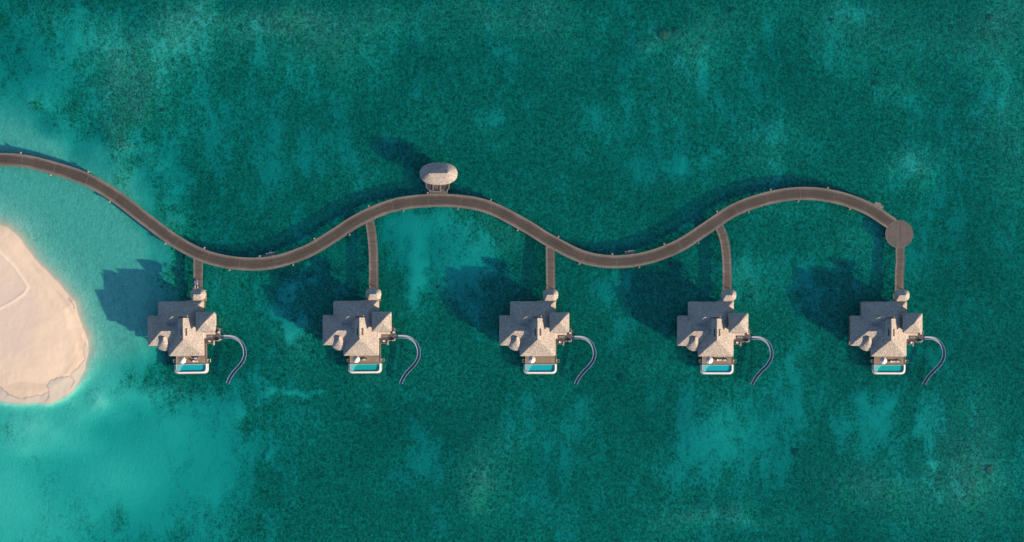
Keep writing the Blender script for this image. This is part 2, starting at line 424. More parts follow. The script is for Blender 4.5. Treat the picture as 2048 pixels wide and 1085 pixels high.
SWASH = [[(0,773),(10,782),(19,789),(38.7,797),(51,796),(70,793),(85,790),(95,785),(98.7,781),(95,773),(100.7,763),(116,755.5),(141,752.6),(143,747),(155,738),(164.5,727),(170.5,720.7),(167.5,701),(170,686)],
         [(98.5,782),(97.8,796),(90,804)], [(143,753.6),(148,763),(143,775)], [(138,596),(145,606),(149,618)]]
CREST = [(-30,475),(0,503),(30,533),(52,565),(57,574),(50,587),(28,603),(0,618),(-30,634)]
WETP = [[(8,775),(30,765),(55,763),(92,767),(98,784),(80,792),(50,797),(22,790)], [(66,528),(90,546),(75,549)], [(98,565),(135,600),(153,620),(150,640),(128,604)],
        [(160,660),(170,690),(170,722),(150,742),(116,757),(140,730),(155,700)]]

def smooth_loop(pts, k=6):
    out = []; n = len(pts)
    for i in range(n):
        p0, p1, p2, p3 = [np.array(pts[(i+q) % n], float) for q in (-1,0,1,2)]
        for j in range(k):
            t = j/k; out.append(tuple(0.5*((2*p1)+(p2-p0)*t+(2*p0-5*p1+4*p2-p3)*t*t+(3*p1-p0-3*p2+p3)*t**3)))
    return out
ISL = smooth_loop(ISLAND)

def build_terrain():
    xs = np.concatenate([[-3000,-1600,-900,-500,-330,-260,-235,-220], np.arange(-212,-164,0.34), np.arange(-164,214,1.25), [220,235,260,330,500,900,1600,3000]])
    ys = np.concatenate([[-3000,-1600,-900,-500,-300,-200,-150,-130], np.arange(-122,-58,1.25), np.arange(-58,24,0.34), np.arange(24,122,1.25), [130,150,200,300,500,900,1600,3000]])
    X, Y = np.meshgrid(xs, ys); nx, ny = len(xs), len(ys)
    px, py = X*S+1024, 542.5-Y*S
    wig = (vnoise(px/26, py/26, 3)-0.5)*7 + (vnoise(px/9, py/9, 4)-0.5)*2.5
    d = sdf(px, py, ISL) + wig*np.where(py > 640, 1.0, 0.6)
    dm = d/S
    sh = 1-sstep(sdf(px, py, SHALLOW) + (vnoise(px/40, py/40, 9)-0.5)*60 + (vnoise(px/13, py/13, 19)-0.5)*24, -50, 45)
    south = sstep(py, 690, 790)
    sw = np.exp(-(((px-20)/270)**2 + ((py-1000)/190)**2)*0.8)*0.92
    shd = 1-sstep(sdf(px, py, SHALLOW) + (vnoise(px/50, py/50, 9)-0.5)*60, -75, 60)
    D = (1.42 - 0.52*sw)*(1-shd) + 0.48*shd
    D = D*(1-sh*south) + 0.60*south*sh
    D += (vnoise(px/120, py/120, 5)-0.5)*0.35*(1-sh)
    wx = (vnoise(px/45, py/45, 11)-0.5)*46 + (vnoise(px/17, py/17, 12)-0.5)*22
    wy = (vnoise(px/45, py/45, 13)-0.5)*46 + (vnoise(px/17, py/17, 14)-0.5)*22
    sand = 0.26 + blobs(px, py, SAND, wx, wy) - blobs(px, py, DARK, wx, wy)
    brown = np.clip(blobs(px, py, BROWN, wx, wy), 0, 1)
    D -= (0.42*np.clip(sand-0.30, 0, 0.9) + 0.70*brown)*(1-sh)
    lam = 5.5*(1-south) + 1.6*south
    z = np.where(dm > 0, -0.01 - D*(1-np.exp(-np.maximum(dm,0)/lam)), -0.01 + 1.7*(1-np.exp(np.minimum(dm,0)/14)))
    cd = pdist(px, py, CREST)
    inreg = sstep(-d, 4, 16)
    z += inreg*(0.075*np.exp(-(cd/3.2)**2) + 0.05*(vnoise(px/30, py/30, 6)-0.5) + 0.03*(vnoise(px/6, py/6, 8)-0.5))
    # wind-worn hollow west of the crest and the terrace step of the beach
    z += inreg*0.06*np.exp(-((d+28)/7)**2)
    # the sheltered flat beside the sandbank is bare sand
    sand = np.maximum(sand, sh*1.22); sand = np.maximum(sand, sw*1.35); brown *= (1-sh)
    sand = np.clip(sand, -0.1, 1.25)
    dry = 1-sstep(dm, -0.2, 5.0*(1-south)+0.9*south)
    pinkr = sdf(px, py, [(-60,470),(0,508),(52,570),(82,600),(85,640),(70,680),(55,712),(0,728),(-60,730)])
    pink = (1-sstep(pinkr + (vnoise(px/14,py/14,21)-0.5)*14, -14, 8))
    wet = np.zeros(px.shape)
    for w in WETP: wet = np.maximum(wet, 1-sstep(sdf(px, py, w) + (vnoise(px/8,py/8,22)-0.5)*3, -2.5, 1.5))
    rim = sstep(d, -22, 0)*(1-sstep(d,0,6)); wet = np.maximum(wet, rim*0.35)
    line = np.zeros(px.shape)
    for l in SWASH: line = np.maximum(line, (1-sstep(pdist(px+(vnoise(px/5,py/5,31)-.5)*3, py+(vnoise(px/5,py/5,32)-.5)*3, l), 0.6, 1.9)))
    crest = 1-sstep(cd, 0.8, 3.0)
    film = (1-sstep(sdf(px, py, SWASH[0] + [(190,700),(190,780),(120,830),(0,830)]) + (vnoise(px/5,py/5,31)-.5)*2, -1.2, 0.8))
    V = np.stack([X, Y, z], -1).reshape(-1, 3)
    idx = np.arange(nx*ny).reshape(ny, nx)
    F = np.stack([idx[:-1,:-1], idx[:-1,1:], idx[1:,1:], idx[1:,:-1]], -1).reshape(-1, 4)
    zc = V[F, 2].mean(1)
    att = dict(sand=sand, brown=brown, dry=dry, pink=pink, wet=wet, line=line, crest=crest, film=film, silt=sh*(1-0.8*south))
    for name, sel in (("beach", zc > -0.03), ("seabed", zc <= -0.03)):
        f = F[sel]; used, inv = np.unique(f, return_inverse=True); f = inv.reshape(f.shape)
        me = bpy.data.meshes.new(name)
        me.vertices.add(len(used)); me.vertices.foreach_set("co", V[used].ravel())
        me.loops.add(f.size); me.loops.foreach_set("vertex_index", f.ravel().astype(np.int32))
        me.polygons.add(len(f)); me.polygons.foreach_set("loop_start", np.arange(0, f.size, 4, dtype=np.int32))
        me.polygons.foreach_set("use_smooth", np.ones(len(f), bool))
        me.update(calc_edges=True); me.validate()
        for k, a in att.items():
            at = me.attributes.new(k, 'FLOAT', 'POINT'); at.data.foreach_set("value", a.reshape(-1)[used].astype(np.float32))
        me.materials.append(M['bed'])
        o = bpy.data.objects.new(name, me); COL.objects.link(o)
        if name == "beach": tag(o, "pale peach sandbank with a curved crest line", "beach", kind='structure')
        else: tag(o, "sandy lagoon floor with dark seagrass patches", "seabed", kind='structure')
build_terrain()
w = MB().box(-2990, 2990, -2990, 2990, -6, 0.0).build("water", M['water'])
tag(w, "clear turquoise lagoon water around the villas", "water", kind='structure')

# ------------------------------------------------------------------ walkways
def catmull(pts, step=1.0, closed=False):
    pts = [Vector(p) for p in pts]
    out = []
    n = len(pts)
    for i in range(n-1):
        p0 = pts[i-1] if i > 0 else pts[0]*2-pts[1]
        p1, p2 = pts[i], pts[i+1]
        p3 = pts[i+2] if i+2 < n else pts[-1]*2-pts[-2]
        k = max(2, int((p2-p1).length/step))
        for j in range(k):
            t = j/k
            out.append(0.5*((2*p1)+(p2-p0)*t+(2*p0-5*p1+4*p2-p3)*t*t+(3*p1-p0-3*p2+p3)*t**3))
    out.append(pts[-1]); return out

def strip(mb, path, o0, o1, z0, z1):
    """closed slab following path between side offsets o0<o1 (left positive); uv = metres along / across"""
    u = 0.0; rows = []
    for i, p in enumerate(path):
        a = path[max(i-1,0)]; b = path[min(i+1,len(path)-1)]
        t = (b-a); t.z = 0; t.normalize(); nrm = Vector((-t.y, t.x, 0))
        if i: u += (path[i]-path[i-1]).length
        rows.append((u, p+nrm*o0, p+nrm*o1))
    Z = lambda p, z: (p.x, p.y, z)
    for (u0,a0,b0),(u1,a1,b1) in zip(rows[:-1], rows[1:]):
        mb.quad_uv([Z(a0,z1),Z(a1,z1),Z(b1,z1),Z(b0,z1)], [(u0,o0),(u1,o0),(u1,o1),(u0,o1)])
        mb.quad_uv([Z(a0,z0),Z(b0,z0),Z(b1,z0),Z(a1,z0)], [(u0,o0),(u0,o1),(u1,o1),(u1,o0)])
        mb.quad_uv([Z(a0,z0),Z(a1,z0),Z(a1,z1),Z(a0,z1)], [(u0,o0),(u1,o0),(u1,o0+.3),(u0,o0+.3)])
        mb.quad_uv([Z(b0,z1),Z(b1,z1),Z(b1,z0),Z(b0,z0)], [(u0,o1),(u1,o1),(u1,o1+.3),(u0,o1+.3)])
    for u, a, b in (rows[0], rows[-1]):
        mb.quad_uv([Z(a,z0),Z(b,z0),Z(b,z1),Z(a,z1)], [(u,o0),(u,o1),(u+.3,o1),(u+.3,o0)])

WZ = 1.65   # boardwalk level
SEAMS = [(44,322),(109,337),(174,359.7),(231.6,393.4),(287,436),(354,484.8),(415,514.8),(479,527.5),(543.7,525.5),(612,504),(663.6,474.2),(718.6,439.5),
         (785,411.5),(856.3,401.6),(922,403.2),(981.5,416.4),(1050,451.5),(1102,483),(1168,514.8),(1233.5,524),(1298.8,514.8),(1360,491),(1416,455),(1471,419.5),(1535.5,397),(1600.7,387.3),(1667.8,393.6),(1730,414.5)]
CL = [(-420,330),(-250,318),(-120,317),(-20,319)] + SEAMS + [(1772,440),(1786,450)]
path = catmull([P(x,y,WZ).to_2d().to_3d() for x, y in CL], 0.9)
bw = thing("boardwalk", "long winding grey-brown timber boardwalk snaking over the water to a round landing", "boardwalk")
mb = MB(); strip(mb, path, -1.62, 1.62, WZ-0.30, WZ-0.01); mb.build("plank_deck", M['walk'], bw)
for a, b in ((-2.62,-1.62),(1.62,2.62)):
    mb = MB(); strip(mb, path, a, b, WZ-0.34, WZ); mb.build("edge_board", M['edge'], bw)
# low kerb rails
for o in (-2.56, 2.50):
    mb = MB(); strip(mb, path, o, o+0.06, WZ+0.002, WZ+0.04); mb.build("kerb_rail", M['margin'], bw)
# joints across the deck
def nearest(px, py):
    q = P(px, py, WZ).to_2d()
    i = min(range(len(path)), key=lambda k: (path[k].to_2d()-q).length)
    a, b = path[max(i-1,0)], path[min(i+1,len(path)-1)]
    t = (b-a).normalized(); return path[i], t, Vector((-t.y, t.x, 0))
for k, (x, y) in enumerate(SEAMS):
    if k in (11, 17, 22): continue
    p, t, n = nearest(x, y)
    mb = MB(); wdt = 0.05
    mb.prism([tuple((p+t*wdt+n*2.5).to_2d()), tuple((p-t*wdt+n*2.5).to_2d()), tuple((p-t*wdt-n*2.5).to_2d()), tuple((p+t*wdt-n*2.5).to_2d())], WZ-0.02, WZ+0.012)
    mb.build("joint_strip", M['darkwood'] if k in (8,10,20,9) else M['margin'], bw)
# side posts
STUBS = [(42,308.5),(177,346.8),(100,349),(220.6,403),(333,487),(408.5,496),(407.5,495.4),(518,512.4),(457,539.5),(631.4,478.3),(587,528.8),(696,468.7),(739.6,411.9),
         (853.7,386),(983.5,403),(1114.7,475),(804,419.3),(916.5,416.8),(1036.6,460.6),(1160,524.8),(1223,509.3),(1331,490.5),(1433.7,423),(1543.4,378.4),
         (1280.6,533.6),(1396.3,486.5),(1496.3,422),(1597.5,401.2),(1655.6,377),(1702,418.7)]
for k, (x, y) in enumerate(STUBS):
    if k == 6: continue
    p, t, n = nearest(x, y)
    sgn = 1 if (P(x,y,WZ).to_2d()-p.to_2d()).dot(n.to_2d()) > 0 else -1
    c = p + n*sgn*3.02
    def rc(hx, hy, off=0): return [tuple((c+t*a*hx+n*sgn*(b*hy+off)).to_2d()) for a, b in ((1,1),(-1,1),(-1,-1),(1,-1))]
    mb = MB(); mb.prism(rc(0.36,0.38), WZ-0.42, WZ-0.05)
    mb.prism(rc(0.12,0.12,-0.05), -1.9, WZ-0.42)
    o = mb.build("bracket_post", M['post'], bw)
    mb = MB(); mb.prism(rc(0.27,0.06,0.26), WZ-0.05, WZ+0.30); mb.prism(rc(0.05,0.2,0.0), WZ-0.05, WZ+0.16); mb.build("post_cap", M['pale'], o)
# round landing
RC = P(1798.5,468.7,WZ); RR = 27.8/S
mb = MB()
mb.prism([(RC.x+(RR-0.25)*math.cos(2*math.pi*i/64), RC.y+(RR-0.25)*math.sin(2*math.pi*i/64)) for i in range(64)], WZ-0.32, WZ+0.004)
ld = mb.build("round_landing", m_planks("landing_planks", (0.058,0.047,0.041), (0.145,0.12,0.106), False, False, 2.2), bw)
mb = MB()
ring = lambda r, z: [(RC.x+r*math.cos(2*math.pi*i/64), RC.y+r*math.sin(2*math.pi*i/64), z) for i in range(64)]
mb.rings([ring(RR-0.25,WZ-0.34), ring(RR,WZ-0.34), ring(RR,WZ+0.012), ring(RR-0.25,WZ+0.012), ring(RR-0.25,WZ-0.34)])
mb.build("landing_rim", m_plain('landing_board', (0.125,0.105,0.09), 0.9, 0.3, 1.2), ld)
# piles below
acc = 0.0; pile_mesh = None
for i in range(1, len(path)):
    acc += (path[i]-path[i-1]).length
    if acc > 11.5:
        acc = 0.0
        t = (path[i]-path[i-1]).normalized(); n = Vector((-t.y,t.x,0))
        for s in (-2.2, 2.2):
            c = path[i]+n*s
            if pile_mesh is None:
                o = MB().cyl((0,0,-2.2),(0,0,WZ-0.36),0.17,0.17,10).build("pile", M['post'], bw); pile_mesh = o
            else:
                o = pile_mesh.copy(); COL.objects.link(o); o.parent = bw
            o.location = (c.x, c.y, 0)
for k in range(6):
    o = pile_mesh.copy(); COL.objects.link(o); o.parent = bw
    o.location = (RC.x+4.6*math.cos(k*math.pi/3+.3), RC.y+4.6*math.sin(k*math.pi/3+.3), 0)

# swim landings beside the boardwalk
LAND = [(541,510,"low timber swim landing with ladder beside the boardwalk, nearest the sandbank"),
        (1262,507,"low timber swim landing beside the boardwalk dip between third and fourth villas"),
        (1757,409,"low timber swim landing beside the boardwalk close to the round landing")]
for x, y, lb in LAND:
    p, t, n = nearest(x, y)
    c = p + n*3.35
    root = thing("swim_landing", lb, "landing", (c.x, c.y, 0), math.atan2(t.y, t.x), "swim landings along the boardwalk")
    mb = MB()
    for k in range(4): mb.box(-1.9, 1.9, -0.62+k*0.34, -0.62+k*0.34+0.28, 1.05, 1.13)
    mb.build("platform", M['post'], root)
    for sx in (-0.42, 0.42):
        MB().cyl((sx,0.72,1.9),(sx,1.25,-0.6),0.05).cyl((sx,0.4,1.9),(sx,0.74,1.9),0.05).build("ladder_rail", M['rail'], root)
    mb = MB()
    for k in range(5): mb.box(-0.42, 0.42, 0.76+k*0.09, 0.90+k*0.09, 0.95-k*0.3, 1.0-k*0.3)
    mb.build("tread", M['post'], root)
    mb = MB()
    for k in range(4): mb.box(0.55, 1.1, -0.88+k*0.0, -0.66, 1.2+k*0.2, 1.28+k*0.2)
    mb.build("step", M['post'], root)
    for sx in (-1.7, 1.7):
        for sy in (-0.5, 0.5): MB().cyl((sx,sy,-2.2),(sx,sy,1.5 if sy>0 else 1.04),0.09).build("pile", M['post'], root)

# access jetties
JET = [([(396,511),(396,545),(395.2,565),(394.5,592)], "short straight plank jetty with the blue-grey buggy, nearest the sandbank"),
       ([(738,437),(743,466),(746.3,500),(747,535),(747,592)], "plank jetty leaving the boardwalk just left of the oval pavilion"),
       ([(1100.7,489),(1101,537),(1101.8,592)], "straight plank jetty dropping to the middle villa"),
       ([(1434,445),(1445.5,470),(1451,494),(1453.8,526),(1454.3,560),(1454.3,592)], "plank jetty with a clear bend near the boardwalk, fourth from the sandbank"),
       ([(1800,489),(1800.4,510),(1800.6,523),(1799,548),(1798.8,592)], "plank jetty running from the round landing to the last villa")]
for pts, lb in JET:
    JZ = WZ - 0.02
    pp = catmull([P(x,y,JZ).to_2d().to_3d() for x, y in pts], 0.7)
    root = thing("access_jetty", lb, "jetty", (0,0,0), 0, "jetties from the boardwalk to the villas")
    mb = MB(); strip(mb, pp, -1.25, 1.25, JZ-0.26, JZ-0.01); mb.build("plank_deck", M['jetty'], root)
    for a, b in ((-1.80,-1.25),(1.25,1.80)):
        mb = MB(); strip(mb, pp, a, b, JZ-0.3, JZ-0.004); mb.build("edge_board", M['jetty'], root)
        mb = MB(); c = a+0.04 if a < 0 else b-0.1; strip(mb, pp, c, c+0.06, JZ, JZ+0.05); mb.build("kerb_rail", M['margin'], root)
    for i in range(4, len(pp)-2, 9):
        t = (pp[i]-pp[i-1]).normalized(); n = Vector((-t.y,t.x,0))
        mb = MB(); wdt = 0.045
        mb.prism([tuple((pp[i]+t*wdt+n*1.76).to_2d()), tuple((pp[i]-t*wdt+n*1.76).to_2d()), tuple((pp[i]-t*wdt-n*1.76).to_2d()), tuple((pp[i]+t*wdt-n*1.76).to_2d())], JZ-0.05, JZ+0.006)
        mb.build("joint_strip", M['darkwood'], root)
        for s in (-1.4, 1.4):
            o = pile_mesh.copy(); COL.objects.link(o); o.parent = root
            c = pp[i]+n*s; o.location = (c.x, c.y, -0.1)

# ------------------------------------------------------------------ roofs
def subdivide(poly, step=0.7):
    out = []
    for i in range(len(poly)):
        a, b = Vector(poly[i]), Vector(poly[(i+1) % len(poly)])
        k = max(1, int((b-a).length/step))
        for j in range(k): out.append(a.lerp(b, j/k))
    return out

def round_poly(poly, r, seg=5):
    """2-D outline with rounded corners; r = radius or list of radii"""
    out = []; n = len(poly)
    rr = r if isinstance(r, (list, tuple)) else [r]*n
    for i in range(n):
        p0, p1, p2 = Vector(poly[i-1]), Vector(poly[i]), Vector(poly[(i+1) % n])
        d0, d2 = (p0-p1), (p2-p1)
        q = min(rr[i], d0.length*0.49, d2.length*0.49)
        if q < 1e-4: out.append(p1); continue
        a, b = p1+d0.normalized()*q, p1+d2.normalized()*q
        for k in range(seg+1):
            t = k/seg; out.append(a*(1-t)**2 + p1*2*t*(1-t) + b*t*t)
    return out

def loft_roof(mb, outline, ra, rb, ze, zr, sag=0.0, nr=7, thick=0.28, wob=0.035):
    """shingled roof from an eave outline up to a ridge segment ra-rb"""
    ra, rb = Vector(ra), Vector(rb)
    ol = [Vector(p) for p in outline]
    a = sum(ol[i].x*ol[(i+1)%len(ol)].y-ol[(i+1)%len(ol)].x*ol[i].y for i in range(len(ol)))
    if a < 0: ol = ol[::-1]
    rings = [[(p.x*0.985+0.015*((ra+rb)/2).x, p.y*0.985+0.015*((ra+rb)/2).y, ze-thick) for p in ol]]
    ridge = rb-ra; L2 = ridge.length_squared
    for k in range(nr+1):
        t = k/nr; f = t - sag*math.sin(math.pi*t)
        row = []
        for p in ol:
            s = 0.0 if L2 < 1e-9 else max(0, min(1, (p-ra).dot(ridge)/L2))
            q = ra+ridge*s; c = p.lerp(q, t)
            row.append((c.x, c.y, ze+(zr-ze)*f + random.uniform(-wob, wob)*(0.4 if k in (0, nr) else 1)))
        rings.append(row)
    mb.rings(rings, True, True, False)
    return mb

KS = 220/1085.0
VO = P(1081.3, 727.0, 1.6)
def L(zx, zy, z=1.6):
    """villa plan position (survey sheet units) to villa-local metres"""
    p = P(990+zx*KS, 560+zy*KS, z)
    return (p.x-VO.x, p.y-VO.y)
def L3(zx, zy, z): return (*L(zx, zy, z), z)
def Lp(pts, z): return [L(x, y, z) for x, y in pts]

EZ, RZ, PZ = 5.4, 10.4, 9.3
DZ = 1.75           # deck level
VILLA_LABELS = ["grey shingled water villa nearest the sandbank, its jetty holding a buggy",
                "grey shingled water villa second from the sandbank, below left of the oval pavilion",
                "grey shingled water villa in the middle of the row of five",
                "grey shingled water villa at the end of the bent jetty, fourth from the sandbank",
                "grey shingled water villa farthest from the sandbank, below the round landing"]
villa = thing("water_villa", VILLA_LABELS[0], "villa", (0,0,0), 0, "water villas in a row along the boardwalk")

def roofpart(name, outline_px, r, a, b, ze, zr, **kw):
    ol = subdivide(round_poly(Lp(outline_px, ze), r))
    mb = MB(); loft_roof(mb, ol, L(*a, zr), L(*b, zr), ze, zr, **kw)
    return mb.build(name, M['roof'], villa)
roofpart("rear_roof", [(148,212),(420,212),(468,201),(600,203),(600,518),(148,518)], [.7,3,1.5,.5,.3,.3], (301,365),(447,365), EZ, 9.6)
roofpart("wing_roof", [(42,350),(430,350),(430,652),(42,648)], [.7,.2,.2,.6], (196,505),(420,505), EZ, 9.1)
bay = round_poly(Lp([(112,560),(118,640),(150,684),(208,704),(262,694),(292,640),(298,560)], 5.3), [.1,1.2,1.5,1.8,1.6,1.2,.1])
mb = MB(); loft_roof(mb, subdivide(bay,0.4), L(214,530,8.65), L(213,588,8.45), 5.3, 8.6, sag=0.10); mb.build("bay_roof", M['roof'], villa)
main_roof = roofpart("main_roof", [(244,378),(598,378),(598,753),(244,753)], [.05,.05,.6,.6], (420,378),(420,590), EZ, RZ)
# raised ridge cap with vent slots
def slope_z(zx): return RZ - abs(zx-420)*KS/S*(RZ-EZ)/((420-244)*KS/S)
def cap_piece(mb, x0, x1, y0, y1, lift=0.42):
    pts = []
    for (x, y) in ((x0,y0),(x1,y0),(x1,y1),(x0,y1)):
        z = slope_z(x); pts.append((x, y, z))
    top = [L3(x,y,z+lift) for x,y,z in pts]; bot = [L3(x,y,z-0.25) for x,y,z in pts]
    mb.rings([bot, top], True, True, True)
mb = MB()
for y0, y1 in ((379,480),(552,586)):
    cap_piece(mb, 371,420,y0,y1); cap_piece(mb, 420,468,y0,y1)
for x0, x1 in ((371,391),(403,420),(420,437),(455,468)): cap_piece(mb, x0,x1,480,552)
cap = mb.build("ridge_cap", M['roof'], main_roof)
for x0, x1 in ((391,403),(437,455)):
    mb = MB(); cap_piece(mb, x0,x1,481,551, 0.12); mb.build("vent_slot", M['darkwood'], main_roof)
mb = MB()
mb.prism(Lp([(372,376),(466,376),(466,371),(372,371)], RZ-0.3), RZ-1.2, RZ+0.0)
mb.build("gable_louvre", M['darkwood'], main_roof)
roofpart("tower_roof", [(537,322),(733,322),(733,520),(537,520)], [.6,.6,.8,.5], (637,424),(637.5,424), PZ, 11.9)
dome = round_poly(Lp([(467,146),(478,105),(515,88),(575,88),(615,105),(627,146),(617,186),(590,207),(490,207),(474,186)], 5.7), 1.3)
mb = MB(); loft_roof(mb, subdivide(dome,0.4), L(517,149,7.7), L(575,149,7.7), 5.7, 7.7, sag=-0.05); mb.build("porch_roof", M['roof'], villa)
# walls
def wallbox(name, x0, x1, y0, y1, z0, z1, mat='wall'):
    a, b = L(x0,y1,z1), L(x1,y0,z1)
    return MB().box(a[0], b[0], a[1], b[1], z0, z1).build(name, M[mat], villa)
wallbox("rear_wall", 172,576,236,420, DZ+.004, 5.3)
wallbox("wing_wall", 70,300,376,618, DZ+.004, 5.25)
wallbox("main_wall", 300,566,421,716, DZ+.004, 5.3)
wallbox("tower_wall", 562,708,348,498, DZ+.004, 9.2)
for x0, x1 in ((316,398),(404,486),(492,552)):
    a, b = L(x0,718,4), L(x1,716.2,4)
    MB().box(a[0], b[0], a[1], b[1], DZ+0.1, DZ+2.6).build("glass_door", M['glass'], villa)
for x0, x1 in ((190,260),(300,380)):
    a, b = L(x0,236,4), L(x1,234.5,4)
    MB().box(a[0], b[0], a[1], b[1], DZ+1.0, DZ+2.4).build("window", M['glass'], villa)
for y0, y1 in ((400,470),(520,590)):
    a, b = L(68.5,y1,4), L(70,y0,4)
    MB().box(a[0], b[0], a[1], b[1], DZ+0.9, DZ+2.5).build("window", M['glass'], villa)
a, b = L(580,380,7), L(690,348,7)
for sy, y in ((1, 346.5),):
    a, b = L(590,348,7), L(680,346.4,7)
    MB().box(a[0], b[0], a[1], b[1], 6.0, 7.8).build("window", M['glass'], villa)
a, b = L(708,360,7), L(709.6,440,7)
MB().box(a[0], b[0], a[1], b[1], 6.0, 7.8).build("window", M['glass'], villa)
for px_, py_ in ((486,110),(608,110),(486,186),(608,186)):
    p = L(px_, py_, 4); MB().cyl((*p,DZ),(*p,5.6),0.12).build("porch_post", M['wall'], villa)
# floor deck
mb = MB()
for x0,x1,y0,y1 in ((155,592,216,420),(50,300,356,640),(303,603,420.2,836)):
    a, b = L(x0,y1,DZ), L(x1,y0,DZ); mb.box(a[0],b[0],a[1],b[1],DZ-0.3,DZ)
a, b = L(486,216,DZ), L(608,130,DZ); mb.box(a[0],b[0],a[1]+0.005,b[1],DZ-0.3,DZ)
mb.build("floor_deck", M['deck'], villa)
for o, (x0, x1) in ((0,(300.5,303)),(1,(601,603))):
    a, b = L(x0,828,DZ), L(x1,740 if o == 0 else 610,DZ)
    MB().box(a[0]-.03,b[0]+.03,a[1],b[1],DZ+0.002,DZ+0.14).build("deck_edge", M['rail'], villa)
# side water steps
for sx, xa, xb in ((1,603,634),(-1,303,271)):
    mb = MB(); r_ = MB()
    x0, x1 = L(xa,800,DZ)[0], L(xb,800,DZ)[0]; ya, yb = L(0,816,DZ)[1], L(0,786,DZ)[1]
    for k in range(4):
        xx0 = x0+(x1-x0)*k/4; xx1 = x0+(x1-x0)*(k+1)/4
        mb.box(xx0, xx1-0.02*sx, ya+0.12, yb-0.12, DZ-0.12-0.22*k, DZ-0.04-0.22*k)
    st = mb.build("water_steps", M['pale'], villa)
    for yy in (ya, yb-0.1):
        MB().box(x0+0.02*sx, x1, yy, yy+0.1, DZ-0.95, DZ+0.02).build("handrail", M['pale'], st)
    MB().box(x1, x1+0.08*sx, ya, yb, DZ-0.95, DZ-0.10).build("end_board", M['pale'], st)
# pool
def pool_ring(o, z):
    """outline of the basin grown by o metres; straight on the deck side, two rounded outer corners"""
    x0, x1 = L(303,0,z)[0]-o, L(590,0,z)[0]+o; yt, yb = L(0,838,z)[1]+min(o,0.28), L(0,909,z)[1]-o
    return round_poly([(x0,yb),(x1,yb),(x1,yt),(x0,yt)], [1.3+o*0.9,1.3+o*0.9,0.05,0.05], 8)
PW = 1.85
mb = MB()
pr = lambda o, z: [(p.x, p.y, z) for p in pool_ring(o, z)]
mb.rings([pr(0.0, PW-0.45), pr(0.0, PW+0.05), pr(0.14, PW+0.06), pr(0.62, PW-0.22), pr(0.74, PW-0.34), pr(0.78, PW-0.22), pr(0.86, PW-0.22), pr(0.86, PW-1.3), pr(0.3, PW-1.5)], True, False, True)
pool = mb.build("pool", M['concrete'], villa)
mb = MB(); q = pr(0.03, PW-0.32); mb.poly(q); mb.build("pool_floor", M['tile'], pool)
ys0, ys1 = L(0,838.5,PW)[1], L(0,905,PW)[1]; xs0 = L(304,0,PW)[0]; 
mb = MB(); mb.prism([(xs0,ys0),(L(372,0,PW)[0],ys0),(L(338,0,PW)[0],(ys0+ys1)/2),(L(336,0,PW)[0],ys1),(L(318,0,PW)[0],ys1),(xs0,ys1+0.9)], PW-0.31, PW-0.10)
mb.build("pool_shelf", M['shelf'], pool)
mb = MB(); mb.poly(pr(-0.003, PW)); mb.build("pool_water", M['poolwater'], pool)
# terrace by the tower
TZ = 5.05
def T(u, v, z=TZ):
    p = P(1100+u*55/1326.0, 655+v*55/1326.0, z); return (p.x-VO.x, p.y-VO.y)
tp = [T(195,235),(T(195,672)),T(1030,672)]+[T(1045,600),T(1048,150)]+[T(1035,90),T(1000,60),T(940,50),T(900,48),T(900,235)]
mb = MB(); mb.prism(tp, TZ-0.25, TZ); ter = mb.build("terrace", M['terrace'], villa)
mb = MB()
mb.tube([(*T(905,52),TZ+1.0)]+[(*T(u,v),TZ+1.0) for u,v in ((940,55),(990,66),(1025,95),(1040,150),(1042,385))], 0.07, 6)
mb.build("terrace_rail", M['rail'], ter)
mb = MB().tube([(*T(1035,590),TZ+1.0),(*T(1022,668),TZ+1.0),(*T(700,668),TZ+1.0)], 0.06, 6); mb.build("terrace_rail", M['rail'], ter)
for u, v in ((1042,385),(1035,590),(1022,668),(700,668),(1036,150),(860,668)):
    MB().cyl((*T(u,v),TZ),(*T(u,v),TZ+1.0),0.05).build("rail_post", M['rail'], ter)
MB().prism([T(40,240,5.6),T(190,240,5.6),T(190,650,5.6),T(120,560,5.6),T(40,430,5.6)][::1], 4.6, 5.2).build("terrace_shade_strip", M['darkwood'], ter)  # dark strip standing in for the shade between roof slope and terrace
for u0,u1,v0,v1 in ((975,1040,600,690),(890,960,648,700)):
    MB().prism([T(u0,v0),T(u1,v0),T(u1,v1),T(u0,v1)], TZ+.004, TZ+0.5).build("planter", M['pale'], ter)
for u, v in ((230,640),(1000,640),(1000,120)):
    MB().cyl((*T(u,v),-2),(*T(u,v),TZ-0.25),0.14).build("terrace_column", M['post'], ter)
mb = MB(); lz = 2.9
cv = [T(240+400*k/8, 835-35*math.sin(math.pi*k/8), lz) for k in range(9)]
mb.prism([T(240,660,lz)]+cv+[T(640,660,lz)], lz-0.2, lz); low = mb.build("lower_deck", M['terrace'], villa)
mb = MB(); mb.tube([(*c,lz+0.05) for c in cv], 0.05, 6); mb.build("deck_edge", M['rail'], low)
MB().prism([T(628,690,lz),T(684,690,lz),T(684,890,lz),T(628,890,lz)], lz-0.9, lz+0.10).build("stair_side", M['pale'], low)
MB().cyl((*T(690,735,lz),lz+0.4),(*T(790,690,lz+1.2),lz+1.6),0.05).build("stair_rail", M['rail'], low)
for u, v in ((300,780),(600,780)): MB().cyl((*T(u,v,lz),-2),(*T(u,v,lz),lz-0.2),0.12).build("pile", M['post'], low)
MB().cyl((*T(960,80,3),4.6),(*T(1330,395,3),2.9),0.07).build("diagonal_beam", M['darkwood'], villa)  # thin dark beam added along a diagonal line below the terrace
